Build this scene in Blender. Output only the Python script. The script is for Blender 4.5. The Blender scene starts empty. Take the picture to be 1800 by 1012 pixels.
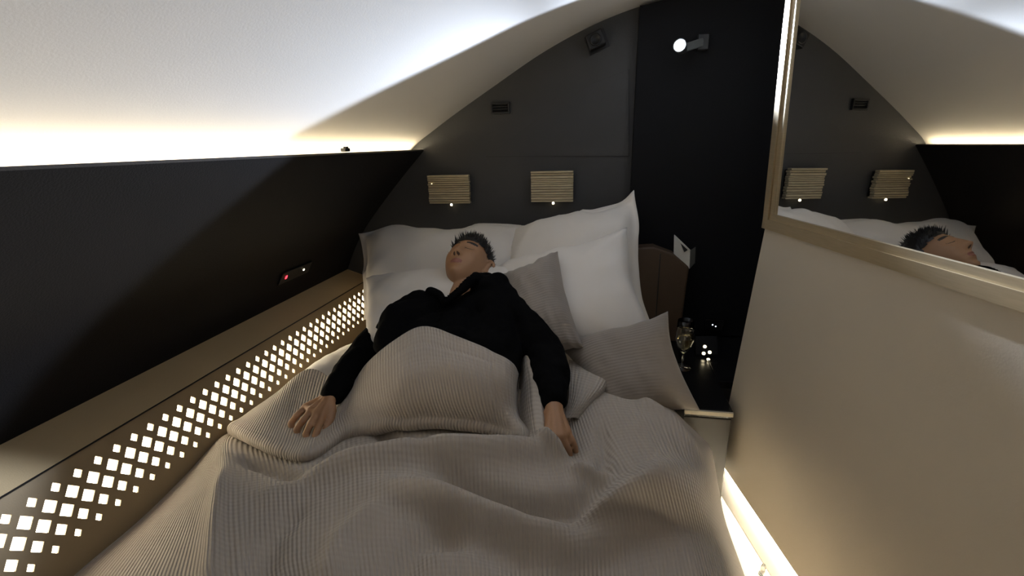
import bpy, bmesh, math, random
import numpy as np
from mathutils import Vector, Matrix, noise

random.seed(7)
SC = bpy.context.scene
COL = SC.collection
V = Vector

# ------------------------------------------------------------------ camera
CAM = V((0, 0, 1.25))
AX_R = V((0.983629, 0.178068, -0.027654))
AX_U = V((-0.027484, 0.299905, 0.953573))
AX_F = V((-0.178095, 0.937203, -0.299889))
cam_data = bpy.data.cameras.new('camera')
cam_data.sensor_width = 36.0
cam_data.lens = 16.0
cam_data.clip_start = 0.02
cam = bpy.data.objects.new('camera', cam_data)
COL.objects.link(cam)
m = Matrix.Identity(4)
for i in range(3):
    m[i][0] = AX_R[i]; m[i][1] = AX_U[i]; m[i][2] = -AX_F[i]; m[i][3] = CAM[i]
cam.matrix_world = m
SC.camera = cam

# ------------------------------------------------------------------ world, exposure
SC.view_settings.view_transform = 'Standard'
SC.view_settings.look = 'None'
SC.view_settings.gamma = 1.0
SC.view_settings.use_curve_mapping = False
SC.view_settings.exposure = 0.0
w = bpy.data.worlds.new('cabin_air'); SC.world = w
w.use_nodes = True
w.node_tree.nodes['Background'].inputs[0].default_value = (1.0, 0.95, 0.86, 1)
w.node_tree.nodes['Background'].inputs[1].default_value = 0.015

SPOT_W = 208.0          # reading spotlight
LATTICE = 14.0          # glow of the lattice panes
ELEV_UP = (-.20, .11, 1.0, .10)   # reading spotlight: share of its light by sine of elevation
ELEV_DN = (-.52, -.42, 0.0, 1.0)
COVE = 22.0             # glow of the cove strip
TOE = 125.0              # toe-kick strip under the door

# ------------------------------------------------------------------ helpers
def at(px, py, z=None, y=None, x=None):
    """a point of the room on a level, a depth plane or a side plane"""
    d = AX_R * ((px - 900) / 800) + AX_U * ((506 - py) / 800) + AX_F
    if z is not None: t = (z - CAM.z) / d.z
    elif y is not None: t = y / d.y
    else: t = x / d.x
    return CAM + d * t

def link(name, me, parent=None):
    o = bpy.data.objects.new(name, me); COL.objects.link(o)
    if parent: o.parent = parent
    return o

def mesh(name, verts, faces, mat, parent=None, smooth=False, uvs=None, kind=None):
    me = bpy.data.meshes.new(name)
    me.from_pydata([tuple(v) for v in verts], [], faces)
    me.validate(); me.update()
    if mat: me.materials.append(mat)
    if smooth:
        me.polygons.foreach_set('use_smooth', [True] * len(me.polygons))
    if uvs is not None:
        ul = me.uv_layers.new(name='UVMap')
        for l in me.loops: ul.data[l.index].uv = uvs[l.vertex_index]
    o = link(name, me, parent)
    if kind: o['kind'] = kind
    return o

def bm_obj(name, bm, mat, parent=None, smooth=False):
    me = bpy.data.meshes.new(name)
    bmesh.ops.recalc_face_normals(bm, faces=bm.faces)
    bm.to_mesh(me); bm.free()
    if mat: me.materials.append(mat)
    if smooth: me.polygons.foreach_set('use_smooth', [True] * len(me.polygons))
    return link(name, me, parent)

def empty(name, loc, parent=None):
    o = bpy.data.objects.new(name, None); COL.objects.link(o); o.location = loc
    o.empty_display_size = 0.05
    if parent: o.parent = parent
    return o

def tag(o, label=None, cat=None, group=None, kind=None):
    if label: o['label'] = label
    if cat: o['category'] = cat
    if group: o['group'] = group
    if kind: o['kind'] = kind
    return o

def add_box(bm, c, s, ax=None, bevel=0.0):
    """box of size s about c; ax = three axis vectors"""
    ax = ax or (V((1, 0, 0)), V((0, 1, 0)), V((0, 0, 1)))
    c = V(c); vs = []
    for dx in (-.5, .5):
        for dy in (-.5, .5):
            for dz in (-.5, .5):
                vs.append(bm.verts.new(c + ax[0] * (s[0] * dx) + ax[1] * (s[1] * dy) + ax[2] * (s[2] * dz)))
    fs = []
    for f in ((0, 1, 3, 2), (4, 6, 7, 5), (0, 4, 5, 1), (2, 3, 7, 6), (0, 2, 6, 4), (1, 5, 7, 3)):
        fs.append(bm.faces.new([vs[i] for i in f]))
    if bevel > 0:
        es = list({e for f in fs for e in f.edges})
        bmesh.ops.bevel(bm, geom=es, offset=bevel, segments=2, affect='EDGES', profile=.5)

def box(name, c, s, mat, parent=None, ax=None, bevel=0.0):
    bm = bmesh.new(); add_box(bm, c, s, ax, bevel)
    return bm_obj(name, bm, mat, parent)

def add_lathe(bm, prof, c, axis=V((0, 0, 1)), seg=24):
    """prof: (radius, height) list along axis from c"""
    axis = axis.normalized()
    a = axis.orthogonal().normalized(); b = axis.cross(a)
    c = V(c); rings = []
    for r, h in prof:
        rings.append([bm.verts.new(c + axis * h + (a * math.cos(2 * math.pi * k / seg) + b * math.sin(2 * math.pi * k / seg)) * max(r, 1e-5)) for k in range(seg)])
    for p, q in zip(rings, rings[1:]):
        for k in range(seg):
            bm.faces.new((p[k], p[(k + 1) % seg], q[(k + 1) % seg], q[k]))
    bm.faces.new(rings[0]); bm.faces.new(list(reversed(rings[-1])))

def lathe(name, prof, c, mat, parent=None, axis=V((0, 0, 1)), seg=24, smooth=True):
    bm = bmesh.new(); add_lathe(bm, prof, c, axis, seg)
    return bm_obj(name, bm, mat, parent, smooth)

def prism(name, pts, d, mat, parent=None, smooth=False):
    """closed polygon pts (3-D) pushed along vector d"""
    bm = bmesh.new()
    a = [bm.verts.new(V(p)) for p in pts]; b = [bm.verts.new(V(p) + V(d)) for p in pts]
    n = len(pts)
    bm.faces.new(a); bm.faces.new(list(reversed(b)))
    for k in range(n): bm.faces.new((a[k], b[k], b[(k + 1) % n], a[(k + 1) % n]))
    return bm_obj(name, bm, mat, parent, smooth)

def cat1(P, t):
    """Catmull-Rom through the rows of P (n, d) at t in 0..n-1"""
    n = len(P); i = np.clip(np.floor(t).astype(int), 0, n - 2); f = (t - i)[:, None]
    p0 = P[np.clip(i - 1, 0, n - 1)]; p1 = P[i]; p2 = P[i + 1]; p3 = P[np.clip(i + 2, 0, n - 1)]
    return .5 * ((2 * p1) + (-p0 + p2) * f + (2 * p0 - 5 * p1 + 4 * p2 - p3) * f * f + (-p0 + 3 * p1 - 3 * p2 + p3) * f ** 3)

def patch(ctrl, nu, nv):
    """smooth surface through a grid of control points ctrl (rows, cols, 3) -> (nv, nu, 3)"""
    C_ = np.array(ctrl, float); R_, K, _ = C_.shape
    tv = np.linspace(0, R_ - 1, nv); tu = np.linspace(0, K - 1, nu)
    A = cat1(C_.reshape(R_, K * 3), tv).reshape(nv, K, 3)
    B = cat1(A.transpose(1, 0, 2).reshape(K, nv * 3), tu).reshape(nu, nv, 3).transpose(1, 0, 2)
    return B

def fold_field(P, folds):
    """sum of rounded ridges along polylines in the plane; P (..., 3)"""
    out = np.zeros(P.shape[:-1])
    for pts, amp, wid in folds:
        best = np.full(P.shape[:-1], 1e9); par = np.zeros(P.shape[:-1]); n = len(pts) - 1
        for k in range(n):
            a = np.array(pts[k][:2]); b = np.array(pts[k + 1][:2]); ab = b - a
            t = np.clip(((P[..., :2] - a) @ ab) / (ab @ ab), 0, 1)
            d = np.linalg.norm(P[..., :2] - a - t[..., None] * ab, axis=-1)
            mk = d < best; best = np.where(mk, d, best); par = np.where(mk, (k + t) / n, par)
        taper = np.clip(np.minimum(par, 1 - par) / .25, 0, 1); taper = taper * taper * (3 - 2 * taper) * .85 + .15
        out += amp * np.exp(-(best / wid) ** 2) * taper
    return out

def nz(P, scale, seed=0.0):
    f = P.reshape(-1, 3)
    return np.array([noise.noise((p[0] * scale + seed, p[1] * scale + seed * 1.7, p[2] * scale)) for p in f]).reshape(P.shape[:-1])

def sheet(name, B, mat, thick, parent=None, uvscale=1.0):
    """a grid of points given a thickness (solid cloth), uv in metres"""
    nv, nu, _ = B.shape
    du = np.gradient(B, axis=1); dv = np.gradient(B, axis=0)
    N = np.cross(du, dv); N /= np.maximum(np.linalg.norm(N, axis=-1, keepdims=True), 1e-9)
    if N[..., 2].mean() < 0: N = -N
    lo = B - N * thick
    us = np.concatenate([[0], np.cumsum(np.linalg.norm(np.diff(B, axis=1), axis=-1).mean(0))])
    vs = np.concatenate([[0], np.cumsum(np.linalg.norm(np.diff(B, axis=0), axis=-1).mean(1))])
    uv = [(us[i] * uvscale, vs[j] * uvscale) for j in range(nv) for i in range(nu)] * 2
    verts = list(B.reshape(-1, 3)) + list(lo.reshape(-1, 3))
    n = nu * nv; F = []
    for j in range(nv - 1):
        for i in range(nu - 1):
            a = j * nu + i
            F.append((a, a + 1, a + nu + 1, a + nu)); F.append((n + a, n + a + nu, n + a + nu + 1, n + a + 1))
    for i in range(nu - 1):
        F.append((i + 1, i, n + i, n + i + 1)); q = (nv - 1) * nu + i
        F.append((q, q + 1, n + q + 1, n + q))
    for j in range(nv - 1):
        a = j * nu; F.append((a, a + nu, n + a + nu, n + a)); q = j * nu + nu - 1
        F.append((q + nu, q, n + q, n + q + nu))
    return mesh(name, verts, F, mat, parent, smooth=True, uvs=uv)

# ------------------------------------------------------------------ materials
def mat(name, col, rough=.6, metal=0.0, var=.0, vscale=8.0, bump=0.0, bscale=200.0, emit=None, estr=0.0, spec=.5, stretch=None,
        rib=None, trans=0.0, sheen=0.0, coat=0.0):
    M = bpy.data.materials.new(name); M.use_nodes = True
    nt = M.node_tree; bs = nt.nodes['Principled BSDF']; L = nt.links
    bs.inputs['Base Color'].default_value = (*col, 1); bs.inputs['Roughness'].default_value = rough
    bs.inputs['Metallic'].default_value = metal; bs.inputs['Specular IOR Level'].default_value = spec
    bs.inputs['Transmission Weight'].default_value = trans
    bs.inputs['Sheen Weight'].default_value = sheen
    bs.inputs['Coat Weight'].default_value = coat
    if emit:
        bs.inputs['Emission Color'].default_value = (*emit, 1); bs.inputs['Emission Strength'].default_value = estr
    tc = nt.nodes.new('ShaderNodeTexCoord'); src = tc.outputs['Object']
    if stretch:
        mp = nt.nodes.new('ShaderNodeMapping'); mp.inputs['Scale'].default_value = stretch
        L.new(src, mp.inputs[0]); src = mp.outputs[0]
    if var > 0:
        n = nt.nodes.new('ShaderNodeTexNoise'); n.inputs['Scale'].default_value = vscale; n.inputs['Detail'].default_value = 4
        L.new(src, n.inputs['Vector'])
        r = nt.nodes.new('ShaderNodeMapRange'); r.inputs[3].default_value = 1 - var; r.inputs[4].default_value = 1 + var
        L.new(n.outputs['Fac'], r.inputs[0])
        mx = nt.nodes.new('ShaderNodeVectorMath'); mx.operation = 'SCALE'; mx.inputs[0].default_value = col
        L.new(r.outputs[0], mx.inputs['Scale']); L.new(mx.outputs[0], bs.inputs['Base Color'])
    last = None
    if bump > 0:
        n = nt.nodes.new('ShaderNodeTexNoise'); n.inputs['Scale'].default_value = bscale; n.inputs['Detail'].default_value = 3
        L.new(src, n.inputs['Vector'])
        b = nt.nodes.new('ShaderNodeBump'); b.inputs['Strength'].default_value = bump; b.inputs['Distance'].default_value = .002
        L.new(n.outputs['Fac'], b.inputs['Height']); last = b
    if rib:
        # rib = (period u, period v, strength, distance): woven cords along the uv
        pu, pv, st, dist = rib
        def wave(axis, per):
            wv = nt.nodes.new('ShaderNodeTexWave'); wv.wave_type = 'BANDS'; wv.bands_direction = axis
            wv.inputs['Scale'].default_value = 2 * math.pi / (20 * per); wv.inputs['Distortion'].default_value = .35
            wv.inputs['Detail'].default_value = 1.5; wv.inputs['Detail Scale'].default_value = .6
            L.new(tc.outputs['UV'], wv.inputs['Vector']); return wv.outputs['Fac']
        h = wave('X', pu)
        if pv:
            h2 = wave('Y', pv)
            ad = nt.nodes.new('ShaderNodeMath'); ad.operation = 'MULTIPLY_ADD'; ad.inputs[1].default_value = .28
            L.new(h2, ad.inputs[0]); L.new(h, ad.inputs[2]); h = ad.outputs[0]
        b = nt.nodes.new('ShaderNodeBump'); b.inputs['Strength'].default_value = st; b.inputs['Distance'].default_value = dist
        L.new(h, b.inputs['Height'])
        if last: L.new(last.outputs[0], b.inputs['Normal'])
        last = b
    if last: L.new(last.outputs[0], bs.inputs['Normal'])
    return M

M_ceil = mat('ceiling_cream', (.73, .695, .645), .65, var=.02, bump=.08, bscale=300)
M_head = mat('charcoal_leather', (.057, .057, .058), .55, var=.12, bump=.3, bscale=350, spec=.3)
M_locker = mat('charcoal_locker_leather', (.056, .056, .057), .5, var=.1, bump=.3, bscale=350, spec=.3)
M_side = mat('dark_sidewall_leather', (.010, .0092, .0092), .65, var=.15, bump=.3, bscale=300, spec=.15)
M_sill = mat('taupe_sill', (.58, .42, .23), .55, var=.05, bump=.15, bscale=400)
M_lat = mat('taupe_lattice', (.27, .195, .105), .5, var=.05, bump=.1, bscale=400)
M_pane = mat('lit_pane', (.9, .85, .75), .4, emit=(1, .86, .62), estr=LATTICE)
M_cove = mat('warm_led_strip', (.9, .8, .6), .4, emit=(1, .84, .56), estr=COVE)
M_toe = mat('toe_led_strip', (.9, .8, .6), .4, emit=(1, .88, .66), estr=TOE)
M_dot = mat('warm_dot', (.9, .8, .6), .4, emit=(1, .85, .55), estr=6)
M_dotc = mat('cool_dot', (.8, .85, .9), .4, emit=(.8, .9, 1), estr=3)
M_red = mat('red_dot', (.8, .05, .05), .4, emit=(1, .03, .05), estr=5)
M_lens = mat('spot_lens', (.9, .93, 1), .3, emit=(.78, .87, 1), estr=30)
M_black = mat('black_plastic', (.012, .012, .013), .4, var=.1, spec=.4)
M_grey = mat('grey_metal', (.20, .21, .21), .45, metal=.6, var=.05)
M_door = mat('cream_door', (.50, .45, .37), .5, var=.03, bump=.1, bscale=250)
M_white = mat('white_plinth', (.88, .85, .79), .4, var=.02)
M_brass = mat('brushed_champagne', (.50, .41, .27), .46, metal=.9, var=.12, vscale=30, stretch=(1, 1, 12))
M_mirror = mat('mirror_silver', (.80, .80, .79), .012, metal=1.0)
M_shade = mat('striated_stone', (.50, .42, .27), .5, var=.42, vscale=26, stretch=(1, 1, 9), bump=.3, bscale=120)
M_pillow = mat('white_cotton', (.77, .725, .67), .8, var=.02, bump=.15, bscale=500, sheen=.2)
M_sheet = mat('white_sheet', (.80, .77, .72), .8, var=.02, bump=.15, bscale=500, sheen=.2)
M_blanket = mat('stone_ribbed_blanket', (.47, .415, .355), .9, var=.06, vscale=14, rib=(.0085, .012, .7, .0028), sheen=.25)
M_cush = mat('taupe_ribbed_cushion', (.31, .27, .235), .9, var=.05, rib=(.2, .0085, .6, .0024), sheen=.2)
M_base = mat('bed_base', (.16, .13, .10), .6, var=.06)
M_carpet = mat('cream_carpet', (.55, .50, .42), .95, var=.1, vscale=60, bump=.6, bscale=600)
M_dark = mat('black_lacquer', (.010, .010, .011), .22, var=.1, coat=.2)
M_ward = mat('matt_black_leather', (.009, .009, .010), .7, var=.1, spec=.12)
M_brown = mat('brown_leather', (.085, .052, .030), .55, var=.15, bump=.3, bscale=250)
M_paper = mat('white_card', (.62, .61, .56), .7, var=.03)
M_glass = mat('clear_glass', (1, 1, 1), .0, trans=1.0)
M_champ = mat('pale_wine', (.95, .82, .45), .0, trans=1.0)
M_skin = mat('skin', (.40, .22, .118), .5, var=.08, vscale=30, bump=.1, bscale=400)
M_lips = mat('lips', (.30, .12, .09), .45)
M_hair = mat('black_hair', (.010, .009, .009), .45, var=.3, vscale=60)
M_knit = mat('black_knit', (.0040, .0040, .0045), .95, var=.2, vscale=120, bump=.5, bscale=500, spec=.06)

# ================================================================== STRUCTURE
Y0, Y1 = -0.95, 1.85
BX = 1.35
floor = box('floor', (.1, (Y0 + Y1) / 2, -.02), (2.7, Y1 - Y0 + .2, .04), M_carpet); tag(floor, kind='structure')

def curve_pts(ctrl, n):
    P = np.array(ctrl, float); return cat1(P, np.linspace(0, len(P) - 1, n))
# ceiling: the arched cabin lining, continued past the top and down the far side
arch = [(-.86, 1.137), (-.80, 1.197), (-.733, 1.262), (-.66, 1.310), (-.56, 1.372), (-.394, 1.468), (-.219, 1.566), (-.055, 1.639), (.081, 1.683), (.203, 1.708),
        (.36, 1.725), (.6, 1.73), (.9, 1.73), (1.2, 1.72), (1.36, 1.70)]
ap = curve_pts(arch, 90)
def strip(name, prof, y0, y1, t, m, parent=None):
    """profile (x, z) drawn along y with thickness t outwards"""
    prof = np.array(prof); d = np.gradient(prof, axis=0); nrm = np.stack([-d[:, 1], d[:, 0]], 1)
    nrm /= np.linalg.norm(nrm, axis=1, keepdims=True)
    out = prof + nrm * t; n = len(prof); vs = []; F = []
    for y in (y0, y1):
        vs += [(p[0], y, p[1]) for p in prof]
        vs += [(p[0], y, p[1]) for p in out]
    for k in range(n - 1):
        F += [(k, k + 1, 2 * n + k + 1, 2 * n + k), (n + k + 1, n + k, 3 * n + k, 3 * n + k + 1)]
        F += [(k + 1, k, n + k, n + k + 1), (2 * n + k, 2 * n + k + 1, 3 * n + k + 1, 3 * n + k)]
    F += [(0, 2 * n, 3 * n, n), (n - 1, 2 * n - 1, 4 * n - 1, 3 * n - 1)]
    o = mesh(name, vs, F, m, parent)
    bm = bmesh.new(); bm.from_mesh(o.data); bmesh.ops.recalc_face_normals(bm, faces=bm.faces); bm.to_mesh(o.data); bm.free()
    for p in o.data.polygons: p.use_smooth = abs(p.normal.y) < .5
    try: o.data.set_sharp_from_angle(angle=math.radians(40))
    except Exception: pass
    return o
ceiling = tag(strip('ceiling', ap, Y0, Y1 + .02, .03, M_ceil), kind='structure')

# left side wall: dark panel leaning in over the bed, ending in a lip under the cove
lw = curve_pts([(-1.15, .66), (-1.118, .724), (-1.062, .832), (-.994, .929), (-.90, 1.035), (-.80, 1.140), (-.702, 1.237)], 40)
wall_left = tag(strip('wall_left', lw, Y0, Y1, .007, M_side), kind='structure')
outer = tag(box('wall_outer', (-1.32, (Y0 + Y1) / 2, .85), (.03, Y1 - Y0, 1.7), M_base), kind='structure')
# head wall follows the arch
hw = [(-1.30, Y1, 0), (BX, Y1, 0), (BX, Y1, 1.70)] + [(p[0], Y1, p[1] + .012) for p in reversed(ap)] + [(-1.30, Y1, .9)]
wall_head = tag(prism('wall_head', hw, (0, .05, 0), M_head), kind='structure')
wall_right = tag(box('wall_right', (BX + .015, (Y0 + Y1) / 2, .86), (.03, Y1 - Y0, 1.72), M_base), kind='structure')
wall_foot = tag(box('wall_foot', (.05, Y0 - .015, .875), (2.7, .03, 1.75), M_base), kind='structure')

# closet side: black lacquered panel behind the door, beside the night stand
trim_c = tag(box('wall_closet', (.655, 1.59, .855), (.03, .50, 1.71), M_ward), kind='structure')

# sill along the side wall
T_ = V((-1.003, 0, .66)); B_ = V((-.968, 0, .543)); tdir = (B_ - T_).normalized(); fn = V((0, 1, 0)).cross(tdir); fn = fn if fn.x > 0 else -fn
def face(s, t, d=0.0): return T_ + V((0, s, 0)) + tdir * t + fn * d
sill = prism('trim_1', [(-1.135, Y0, .732), (-1.118, Y0, .727), (-1.010, Y0, .690), (-1.012, Y0, .668), (-1.135, Y0, .69)], (0, Y1 - Y0, 0), M_sill)
tag(sill, kind='structure')
tag(box('trim_4', (-1.0085, (Y0 + Y1) / 2, .6885), (.006, Y1 - Y0 - .01, .0015), M_black), kind='structure')

# ------------------------------------------------------------------ lattice light panel
lat = empty('lattice_light_panel', face(.6, .2)); bpy.context.view_layer.update()
tag(lat, 'long taupe wall panel of glowing diamond openings beside the bed', 'light')
def local(o, P): return V(P) - o.location
PER = .0392; E2 = V((.0172, .0248)); ROW0 = V((.4666, .009))
HW = [.0088, .0132, .0132, .0108, .0068]; HH = [.0108, .0155, .0155, .0132, .0090]
bm = bmesh.new(); N0, N1 = -14, 36
cache = {}
def pv(s, t, d=0):
    k = (round(s, 5), round(t, 5), round(d, 5))
    if k not in cache: cache[k] = bm.verts.new(local(lat, face(s, t, d)))
    return cache[k]
a_ = E2; b_ = E2 - V((PER, 0)); DEP = -.006
half = [(a_ + b_) / 2, (a_ - b_) / 2]
cells = []
for n in range(N0, N1):
    for k in range(5):
        c = ROW0 + V((PER * n, 0)) + E2 * k
        outer_ = [c - half[0], c + half[1], c + half[0], c - half[1]]
        inner_ = [c + V((0.0012, -HH[k])), c + V((HW[k], -.0006)), c + V((-.0012, HH[k])), c + V((-HW[k], .0006))]
        inner_[0] = c + V((0, -HH[k])); inner_[2] = c + V((0, HH[k]))
        for i in range(4):
            j = (i + 1) % 4
            bm.faces.new((pv(*outer_[i]), pv(*outer_[j]), pv(*inner_[j]), pv(*inner_[i])))
            bm.faces.new((pv(*inner_[i]), pv(*inner_[j]), pv(*inner_[j], DEP), pv(*inner_[i], DEP)))
        cells.append((k, c))
# straight edges above the first and below the last row
for n in range(N0, N1):
    c = ROW0 + V((PER * n, 0)); l, r, tp = c - half[1], c + half[1], c - half[0]
    for s, top in ((l, -.030), ):
        bm.faces.new((pv(l.x, -.030), pv(tp.x, -.030), pv(*tp), pv(*l)))
        bm.faces.new((pv(tp.x, -.030), pv(r.x, -.030), pv(*r), pv(*tp)))
    c = ROW0 + V((PER * n, 0)) + E2 * 4; l, r, bt = c - half[1], c + half[1], c + half[0]
    bm.faces.new((pv(*l), pv(*bt), pv(bt.x, .192), pv(l.x, .192)))
    bm.faces.new((pv(*bt), pv(*r), pv(r.x, .192), pv(bt.x, .192)))
# lip turning back under the sill
bm_obj('lattice_plate', bm, M_lat, lat)
pane_me = []
for k in range(5):
    me = bpy.data.meshes.new('lit_pane')
    q = [V((0, -HH[k])), V((HW[k], 0)), V((0, HH[k])), V((-HW[k], 0))]
    vs = [V((0, p.x, 0)) + tdir * p.y for p in q]; bk = [v - fn * .002 for v in vs]
    me.from_pydata([tuple(v) for v in vs + bk], [], [(0, 1, 2, 3), (7, 6, 5, 4), (1, 0, 4, 5), (2, 1, 5, 6), (3, 2, 6, 7), (0, 3, 7, 4)])
    me.materials.append(M_pane); pane_me.append(me)
for k, c in cells:
    o = link('lit_pane', pane_me[k], lat); o.location = local(lat, face(c.x, c.y, -.0045))
box('backing_rail', local(lat, face(.6, .05, -.016)), (.004, 1.9, .15), M_base, lat, ax=(fn, V((0, 1, 0)), tdir))

# ------------------------------------------------------------------ cove light
cove = empty('cove_light', (-.734, .45, 1.2325))
tag(cove, 'warm glowing light strip in the cove above the left wall', 'light')
bpy.context.view_layer.update()
box('led_strip', (0, .02, 0), (.013, 2.72, .005), M_cove, cove, ax=(V((-.69, 0, .72)), V((0, 1, 0)), V((.72, 0, .69))))
box('strip_channel', (-.004, .02, -.0055), (.018, 2.74, .004), M_grey, cove, ax=(V((-.69, 0, .72)), V((0, 1, 0)), V((.72, 0, .69))))
p = at(609, 264, x=-.702)
bm = bmesh.new(); add_box(bm, p + V((-.003, 0, .001)), (.016, .026, .010), bevel=.002); add_box(bm, p + V((-.003, .004, .007)), (.010, .012, .006), bevel=.001)
tag(bm_obj('cove_clip', bm, M_black), 'tiny dark clip on the lip of the glowing cove', 'clip')

# ------------------------------------------------------------------ door with mirror
DN = V((math.cos(math.radians(11)) * math.cos(math.radians(1)), math.sin(math.radians(11)) * math.cos(math.radians(1)), -math.sin(math.radians(1))))
DU = V((math.sin(math.radians(11)), -math.cos(math.radians(11)), 0)); DW = DU.cross(DN); DW = DW if DW.z > 0 else -DW
D0 = CAM + DN * .68            # a point of the door's face (n pointing away from the room)
def onface(px, py):
    d = AX_R * ((px - 900) / 800) + AX_U * ((506 - py) / 800) + AX_F
    return CAM + d * (.68 / d.dot(DN))
def duv(P): q = V(P) - D0; return q.dot(DU), q.dot(DW)
ue = (duv(onface(1345, 400))[0] + duv(onface(1300, 620))[0] * 1 + duv(onface(1256, 850))[0]) / 3
ub = duv(onface(1388, 0))[0]
UL = ue; UR = ue + 1.28
zb = duv(onface(1330, 906))[1]; zm = duv(onface(1345, 400))[1]; ZT = 1.705 - CAM.z
def dp(u, v_, d=0): return D0 + DU * u + DW * v_ + DN * d
door = empty('door_1', dp((UL + UR) / 2, zb, .018)); tag(door, kind='structure')
bpy.context.view_layer.update()
dl = door.location.copy()
dax = (DU, DW, DN)
def dbox(name, u0, u1, v0, v1, d0, d1, m, parent=None, bevel=0, org=None):
    return box(name, dp((u0 + u1) / 2, (v0 + v1) / 2, (d0 + d1) / 2) - (org if org is not None else dl), (u1 - u0, v1 - v0, d1 - d0), m, parent or door, ax=dax, bevel=bevel)
FW = .040
def du(px, py): return duv(onface(px, py))
ulo = du(1262, 800)[0]; umi, vmi = du(1345, 400); uto, vto = du(1388, 0)
utop = umi + (uto - umi) * (ZT - vmi) / (vto - vmi)
def dprism(name, pts, d0, d1, m):
    return prism(name, [dp(u, v_, d0) - dl for u, v_ in pts], DN * (d1 - d0), m, door)
dprism('door_panel', [(ulo, zb), (umi, vmi), (utop, ZT), (UR, ZT), (UR, zb)], 0.0, .035, M_door)
dprism('mirror_glass', [(umi + FW - .003, zm + FW - .004), (utop + FW - .003, ZT - .012), (UR - .1, ZT - .012), (UR - .1, zm + FW - .004)], -.0015, -.0003, M_mirror)
fr = dprism('mirror_frame', [(umi, zm), (UR - .06, zm), (UR - .06, zm + FW * .62), (umi, zm + FW * .62)], -.010, -.0004, M_brass)
fr['label'] = 'brushed champagne metal rail along the lower mirror edge'
dprism('mirror_frame', [(umi + .02, zm + FW * .62), (UR - .06, zm + FW * .62), (UR - .06, zm + FW), (umi + .02, zm + FW)], -.006, -.0004, M_brass)
dprism('mirror_frame', [(umi, zm + FW * .62), (umi + FW * .55, zm + FW * .62), (utop + FW * .55, ZT - .01), (utop, ZT - .01)], -.010, -.0004, M_brass)
dprism('mirror_frame', [(umi + FW * .55, zm + FW), (umi + FW, zm + FW), (utop + FW, ZT - .01), (utop + FW * .55, ZT - .01)], -.006, -.0004, M_brass)
UL = ulo
# toe-kick below the door: recessed white plinth washed by a strip under the door edge
plz = duv(onface(1252, 871))[1]
pli = dbox('trim_2', UL + .002, UR, plz + .004, zb + .02, .030, .040, M_white, parent=None)
pli.parent = None; pli.location = dl; tag(pli, kind='structure')
vb = -1.249
pl2 = prism('trim_3', [dp(UL + .002, plz - .001, .022) - dl, dp(UL + .002, vb, -.055) - dl, dp(UL + .002, vb, .03) - dl, dp(UL + .002, plz - .001, .034) - dl], DU * (UR - UL - .002), M_white)
pl2.location = dl; tag(pl2, kind='structure')
toe = empty('toe_kick_light', dp(UL + .6, zb - .004, .012)); tag(toe, 'warm white light strip shining under the door edge', 'light')
bpy.context.view_layer.update()
dbox('led_strip', UL + .01, UR - .02, zb - .006, zb - .001, .0005, .009, M_toe, parent=toe, org=toe.location)
P = dp(duv(onface(1330, 1000))[0], duv(onface(1330, 1000))[1], .018)
stop = empty('door_catch', P); tag(stop, 'small rounded clear catch on the bright strip below the door', 'catch'); bpy.context.view_layer.update()
bm = bmesh.new(); add_lathe(bm, [(.0, -.016), (.005, -.013), (.0062, -.004), (.0062, .010), (.004, .016), (0, .018)], (0, 0, 0), DW, 16); bm_obj('catch_body', bm, M_glass, stop, True)
bm = bmesh.new(); add_lathe(bm, [(.009, 0), (.009, .004)], (0, 0, -.019), DW, 16); bm_obj('catch_foot', bm, M_grey, stop)

# ================================================================== HEAD WALL FITTINGS
def hp(px, py, y=Y1): return at(px, py, y=y)
# overhead locker flap: a shallow raised panel whose edge shows as a dark line
lp = [hp(855, 275), hp(1105, 274), hp(1105, 122), hp(1040, 148), hp(962, 198)]
lk = empty('overhead_locker', hp(1000, 275)); tag(lk, 'charcoal overhead locker flap on the head wall above the lamps', 'locker'); bpy.context.view_layer.update()
prism('locker_door', [p - lk.location - V((0, .0045, 0)) for p in lp], (0, .004, 0), M_locker, lk)
cc = sum(lp, V()) / 5
prism('shadow_gap', [(cc + (p - cc) * 1.008) - lk.location - V((0, .0012, 0)) for p in lp], (0, .001, 0), M_black, lk)

# black lacquered wardrobe front to the right, its face proud of the leather
wd = empty('wardrobe', (.38, 1.82, .5)); tag(wd, 'tall matt black wardrobe front right of the head wall, carrying the lit spotlight', 'wardrobe'); bpy.context.view_layer.update()
prism('wardrobe_door', [(-.255, -.02, 0), (.25, -.02, 0), (.25, -.02, 1.222), (-.02, -.02, 1.212), (-.255, -.02, 1.185)], (0, .040, 0), M_ward, wd)

# two slatted reading lamps
def wall_lamp(px0, py0, px1, py1, label):
    a = hp(px0, py0); b = hp(px1, py1); c = (a + b) / 2; W_ = abs(b.x - a.x); H_ = abs(a.z - b.z)
    t = empty('wall_lamp', (c.x, Y1 - .001, c.z)); tag(t, label, 'lamp', 'striped lamps on the head wall'); bpy.context.view_layer.update()
    box('back_plate', (0, -.008, 0), (W_ - .012, .014, H_ - .012), M_black, t)
    n = 13; bm = bmesh.new(); z0 = -H_ / 2
    hs = [random.uniform(.6, 1.4) for _ in range(n)]; s = sum(hs)
    for h in hs:
        hh = H_ * h / s
        add_box(bm, (0, -.024 + random.uniform(-.004, .004), z0 + hh / 2), (W_, .020, hh * .80), bevel=.0008); z0 += hh
    o = bm_obj('slatted_shade', bm, M_shade, t); o['kind'] = 'stuff'
    lathe('lamp_button', [(.0028, 0), (.0046, .002), (.0046, .007), (.002, .0095), (0, .01)], (.004, -.022, -H_ / 2 - .010), M_dot, t)
    return t
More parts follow.
